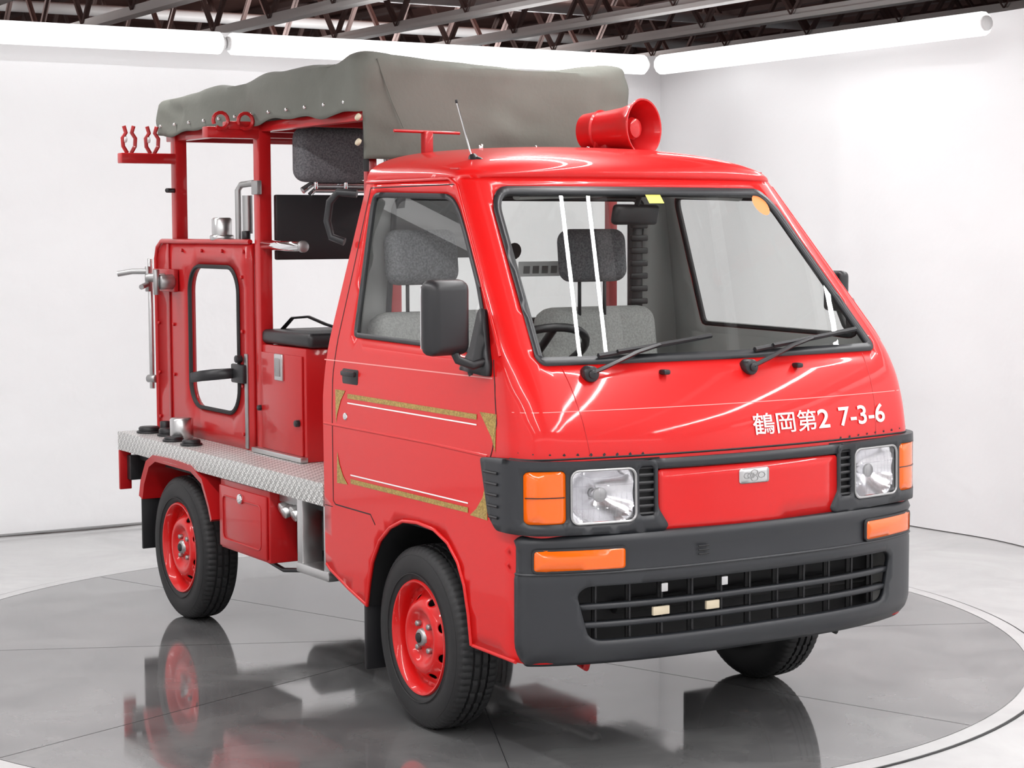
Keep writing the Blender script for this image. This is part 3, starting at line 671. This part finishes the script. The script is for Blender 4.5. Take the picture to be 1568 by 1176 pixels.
# ---------------------------------------------------------------- canvas cover
def canvas():
    x0,x1,y0,y1=-2.43,-.615,-.53,.53;zt=2.035;r=.05;V=[];F=[]
    def zb(x,y): return 1.852+.008*math.sin(x*9)+.006*math.sin(x*23)
    def P(x,y,z):
        q=Vector((x,y,z));c=Vector((min(max(x,x0+r),x1-r),min(max(y,y0+r),y1-r),min(z,zt-r)))
        d=q-c
        if d.length>1e-6: q=c+d.normalized()*r if (abs(d.x)>1e-5)+(abs(d.y)>1e-5)+(abs(d.z)>1e-5)>1 else q
        rear=max(0,min(1,(x1-x)/(x1-x0)))
        sag=0
        if z>zt-.03: sag=-.022*abs(math.sin((x-x0)/(x1-x0)*math.pi*3.9))*(1-abs(y/.53)**4) -.01*math.sin(y*6+1)
        q.z-=.045*rear*max(0,(q.z-1.85)/.18)
        q.z+=sag
        w=noise.noise(Vector((x*3.2,y*3.2,z*7)))*.018+noise.noise(Vector((x*9+z*14,y*7,z*9)))*.009
        n=(q-Vector(((x0+x1)/2 if x0+.3<x<x1-.3 else c.x,0 if abs(y)<.4 else c.y,1.6 if z>zt-.01 else q.z)))
        n=n.normalized() if n.length>1e-5 else Vector((0,0,1))
        return q+n*w
    def quad(fn,nu,nv):
        k=len(V)
        for i in range(nu+1):
            for j in range(nv+1): V.append(P(*fn(i/nu,j/nv)))
        for i in range(nu):
            for j in range(nv): a=k+i*(nv+1)+j;F.append((a,a+1,a+nv+2,a+nv+1))
    quad(lambda u,v:(x0+u*(x1-x0),y0+v*(y1-y0),zt),90,54)
    for yy in (y0,y1): quad(lambda u,v,yy=yy:(x0+u*(x1-x0),yy,zt+v*(zb(x0+u*(x1-x0),yy)-zt)),90,12)
    quad(lambda u,v:(x0,y0+u*(y1-y0),zt+v*(1.852-zt)),54,12)
    quad(lambda u,v:(x1,y0+u*(y1-y0),zt+v*(1.70-zt)),54,22)
    o=meshpy('canvas_cover',V,F,CANV,sharp=60,inside=(-1.5,0,1.7),weld=.004)
    s=o.modifiers.new('s','SOLIDIFY');s.thickness=.005
canvas()
for sg in(-1,1):
    for k in range(12):
        x=-2.35+k*.148;cyl('canvas_grommet',(x,sg*.52,1.885),(x,sg*.541,1.885),.006,CHR,10)
tube('canvas_front_seam',[(-.612,-.47,2.02),(-.606,-.46,1.98),(-.606,-.42,1.88),(-.606,-.38,1.80)],.0025,CANV,5)
tube('canvas_pole',[(-.64,-.50,1.66),(-.64,-.50,1.90)],.010,DARK)
for z in (1.75,1.83): cyl('canvas_buckle',(-.635,-.525,z),(-.635,-.535,z+.006),.012,BEIGE)

# ================================================================= studio
def roommat():
    m,t,b=nt('white_curtain');b.inputs['Base Color'].default_value=(.87,.87,.88,1);b.inputs['Roughness'].default_value=.45
    tc=t.nodes.new('ShaderNodeTexCoord');n=t.nodes.new('ShaderNodeTexNoise');n.inputs['Scale'].default_value=1.4;n.inputs['Detail'].default_value=5
    bp=t.nodes.new('ShaderNodeBump');bp.inputs['Strength'].default_value=.6;bp.inputs['Distance'].default_value=.06
    t.links.new(tc.outputs['Object'],n.inputs['Vector']);t.links.new(n.outputs['Fac'],bp.inputs['Height']);t.links.new(bp.outputs[0],b.inputs['Normal']);return m
CUR=roommat()
XB,YB,XF,YF=-4.2,3.25,7.0,-6.0;HW=2.47
def curtain(name,p0,p1,inward,amp=.010):
    p0=Vector(p0);p1=Vector(p1);d=(p1-p0).normalized();p0=p0-d*.05;p1=p1+d*.05
    L=(p1-p0).length;n=int(L/.03);V=[];F=[];iv=Vector(inward);zz=[0,.1,.3,.7,1.2,1.7,2.2,HW]
    for i in range(n+1):
        s=i*L/n
        for z in zz:
            a=amp*(1-.3*z/HW)*(math.sin(s*7+1.3*math.sin(s*1.7)+.2*z)+.5*max(0,math.sin(s*4.3+1))**12)+.02*noise.noise(Vector((s*1.1,z*.5,p0[0])))
            V.append(p0+d*s+iv*(a-.015)+Vector((0,0,z)))
    m=len(zz)
    for i in range(n):
        for j in range(m-1): a=i*m+j;F.append((a,a+1,a+m+1,a+m))
    return meshpy(name,V,F,CUR,parent=None,sharp=80)
curtain('wall_back',(XB,YF,0),(XB,YB,0),(1,0,0),.012);curtain('wall_left',(XB,YB,0),(XF,YB,0),(0,-1,0),.022)
curtain('wall_front',(XF,YF,0),(XF,YB,0),(-1,0,0));curtain('wall_right',(XB,YF,0),(XF,YF,0),(0,1,0))
def floormat(name,c1,c2,r1,r2,sc,ior=1.6):
    m,t,b=nt(name);tc=t.nodes.new('ShaderNodeTexCoord');n=t.nodes.new('ShaderNodeTexNoise');n.inputs['Scale'].default_value=sc;n.inputs['Detail'].default_value=8;n.inputs['Distortion'].default_value=.6
    r=t.nodes.new('ShaderNodeValToRGB');r.color_ramp.elements[0].color=(*c1,1);r.color_ramp.elements[1].color=(*c2,1);r.color_ramp.elements[0].position=.35;r.color_ramp.elements[1].position=.68
    mr=t.nodes.new('ShaderNodeMapRange');mr.inputs[3].default_value=r1;mr.inputs[4].default_value=r2;mr.inputs[1].default_value=.3;mr.inputs[2].default_value=.7
    t.links.new(tc.outputs['Object'],n.inputs['Vector']);t.links.new(n.outputs['Fac'],r.inputs[0]);t.links.new(r.outputs[0],b.inputs['Base Color']);t.links.new(n.outputs['Fac'],mr.inputs[0]);t.links.new(mr.outputs[0],b.inputs['Roughness'])
    b.inputs['IOR'].default_value=ior
    return m
FLM=floormat('polished_concrete',(.44,.44,.44),(.54,.54,.54),.12,.25,2.2,1.8)
TTM=floormat('turntable_concrete',(.115,.115,.117),(.20,.20,.20),.03,.10,3.0,2.3)
b2('floor',(-10,-10,-.06),(10,9,-.004),FLM,0,parent=None)
TT=bpy.data.objects.new('turntable',None);SC.collection.objects.link(TT)
cx,cy=-1.03,.05
def disc(name,r0,r1,z,mat,n=160):
    V=[];F=[]
    for k in range(n):
        a=2*math.pi*k/n
        V+=[(cx+r0*math.cos(a),cy+r0*math.sin(a),z),(cx+r1*math.cos(a),cy+r1*math.sin(a),z),(cx+r1*math.cos(a),cy+r1*math.sin(a),-.02)]
    for k in range(n):
        a=3*k;b=3*((k+1)%n);F+=[(a,a+1,b+1,b),(a+1,a+2,b+2,b+1)]
    return meshpy(name,V,F,mat,parent=TT,sharp=30,inside=(cx,cy,-5))
disc('turntable_plate',.001,1.995,0,TTM);disc('turntable_gap',1.994,2.000,-.0015,STEEL);disc('turntable_ring',1.999,2.06,0,FLM);disc('turntable_edge',2.06,2.070,-.002,DARK)
for a in (20,65,110,155):
    a=math.radians(a);d=Vector((math.cos(a),math.sin(a),0));c=Vector((cx,cy,.0006));s=Vector((-d.y,d.x,0))*.0011
    meshpy('plate_joint',[c-d*1.99-s,c+d*1.99-s,c+d*1.99+s,c-d*1.99+s],[(0,1,2,3)],DARK,parent=TT,inside=(cx,cy,-5))
tube('baseboard_back',[(XB+.04,YF+.05,.012),(XB+.04,YB-.05,.012)],.006,pr('curtain_hem',(.25,.25,.25),.6),parent=None)
# tubes
TUBE=pr('tube_light',(1,1,1),.4,emit=(1,1,1),es=1.7)
FIX=pr('fixture_white',(.7,.7,.7),.4)
def tubelight(p0,p1):
    E=bpy.data.objects.new('fluorescent_light',None);SC.collection.objects.link(E)
    cyl('tube',p0,p1,.055,TUBE,12,parent=E)
    p0=Vector(p0);p1=Vector(p1);d=(p1-p0).normalized()
    cyl('cap_a',p0-d*.02,p0+d*.005,.035,FIX,12,parent=E);cyl('cap_b',p1-d*.005,p1+d*.02,.035,FIX,12,parent=E)
zt=2.39
y=YB-.30
for k in range(3): tubelight((XB+.25,y,zt),(XB+.25,y-2.50,zt));y-=2.55
x=XB+.30
for k in range(3):
    tubelight((x,YB-.22,zt),(x+2.48,YB-.22,zt));x+=3.5 if k==0 else 2.56
tubelight((XB+.5,YF+.2,zt),(XF-1,YF+.2,zt));tubelight((XF-.25,YF+.6,zt),(XF-.25,YB-.6,zt))
# ceiling
DECK=pr('ceiling_deck',(.17,.075,.06),.8,mottle=(1.5,(.25,.13,.11)))
b2('ceiling',(-11,-8,3.25),(9,11,3.3),DECK,0,parent=None)
JW=pr('joist_chord',(.88,.87,.85),.5);JD=pr('joist_web',(.19,.13,.12),.7)
for iy in range(-6,14):
    yj=-.35+iy*.83
    E=bpy.data.objects.new('ceiling_joist',None);SC.collection.objects.link(E)
    b2('bottom_chord',(-10.5,yj-.04,2.66),(8,yj+.04,2.685),JW,0,parent=E)
    b2('chord_web',(-10.5,yj-.006,2.685),(8,yj+.006,2.72),JW,0,parent=E)
    b2('top_chord',(-10.5,yj-.04,3.18),(8,yj+.04,3.22),JD,0,parent=E)
    V=[];F=[];xx=-10.4;up=False
    pts=[]
    while xx<7.9: pts.append((xx,2.69 if not up else 3.19));xx+=.42;up=not up
    for (xa,za),(xb_,zb_) in zip(pts[:-1],pts[1:]):
        k=len(V);V+=[(xa-.015,yj-.014,za),(xa+.015,yj+.014,za),(xb_+.015,yj+.014,zb_),(xb_-.015,yj-.014,zb_),(xa+.015,yj-.014,za),(xa-.015,yj+.014,za),(xb_-.015,yj+.014,zb_),(xb_+.015,yj-.014,zb_)]
        F+=[(k,k+1,k+2,k+3),(k+4,k+5,k+6,k+7)]
    meshpy('web_bars',V,F,JD,parent=E,sharp=None)
for k,xx in enumerate((-6.2,-7.9)): cyl('sprinkler_pipe',(xx,-7,2.98),(xx,10,2.98),.04,FIX,parent=None)
WB=pr('warehouse_wall',(.14,.075,.065),.8)
b2('wall_warehouse_back',(-11,-8,0),(-10.8,11,3.3),WB,0,parent=None);b2('wall_warehouse_left',(-11,10.8,0),(9,11,3.3),WB,0,parent=None)
# lamps
def area_l(name,loc,sx,sy,p,rot=(0,0,0)):
    l=bpy.data.lights.new(name,'AREA');l.shape='RECTANGLE';l.size=sx;l.size_y=sy;l.energy=p;o=bpy.data.objects.new(name,l);SC.collection.objects.link(o);o.location=loc;o.rotation_euler=rot;return o
for i,yy in enumerate((-4.2,-2.0,2.2)): area_l('overhead_strip_lamp',(2.4,yy,2.62),7.0,.05,112)
for yy in (.22,.38): area_l('overhead_strip_lamp',(2.4,yy,2.62),7.0,.022,52)
area_l('overhead_strip_lamp',(-2.4,-.8,2.64),.06,7.0,90)
for yy in (-1.5,3.0): area_l('rafter_fill',(-7.0,yy,2.5),.2,3.,60,(math.pi,0,0))  # unseen fill lights added behind the back curtain to brighten joists and ceiling
w=bpy.data.worlds.new('w');SC.world=w;w.use_nodes=True;w.node_tree.nodes['Background'].inputs[0].default_value=(.8,.85,.9,1);w.node_tree.nodes['Background'].inputs[1].default_value=.4
# camera
f,cxx,cyy,czz,yaw,pit,rol=2.91357,4.86608,-3.32007,1.47142,.54900,.08100,-.00366
d=Vector((-math.cos(yaw)*math.cos(pit),math.sin(yaw)*math.cos(pit),-math.sin(pit)));r=d.cross(Vector((0,0,1))).normalized();u=r.cross(d)
r2=r*math.cos(rol)+u*math.sin(rol);u2=-r*math.sin(rol)+u*math.cos(rol)
cd=bpy.data.cameras.new('camera');cd.sensor_width=36;cd.lens=f*1000/1568*36;co=bpy.data.objects.new('camera',cd);SC.collection.objects.link(co)
M=Matrix((r2,u2,-d)).transposed().to_4x4();M.translation=Vector((cxx,cyy,czz));co.matrix_world=M;SC.camera=co
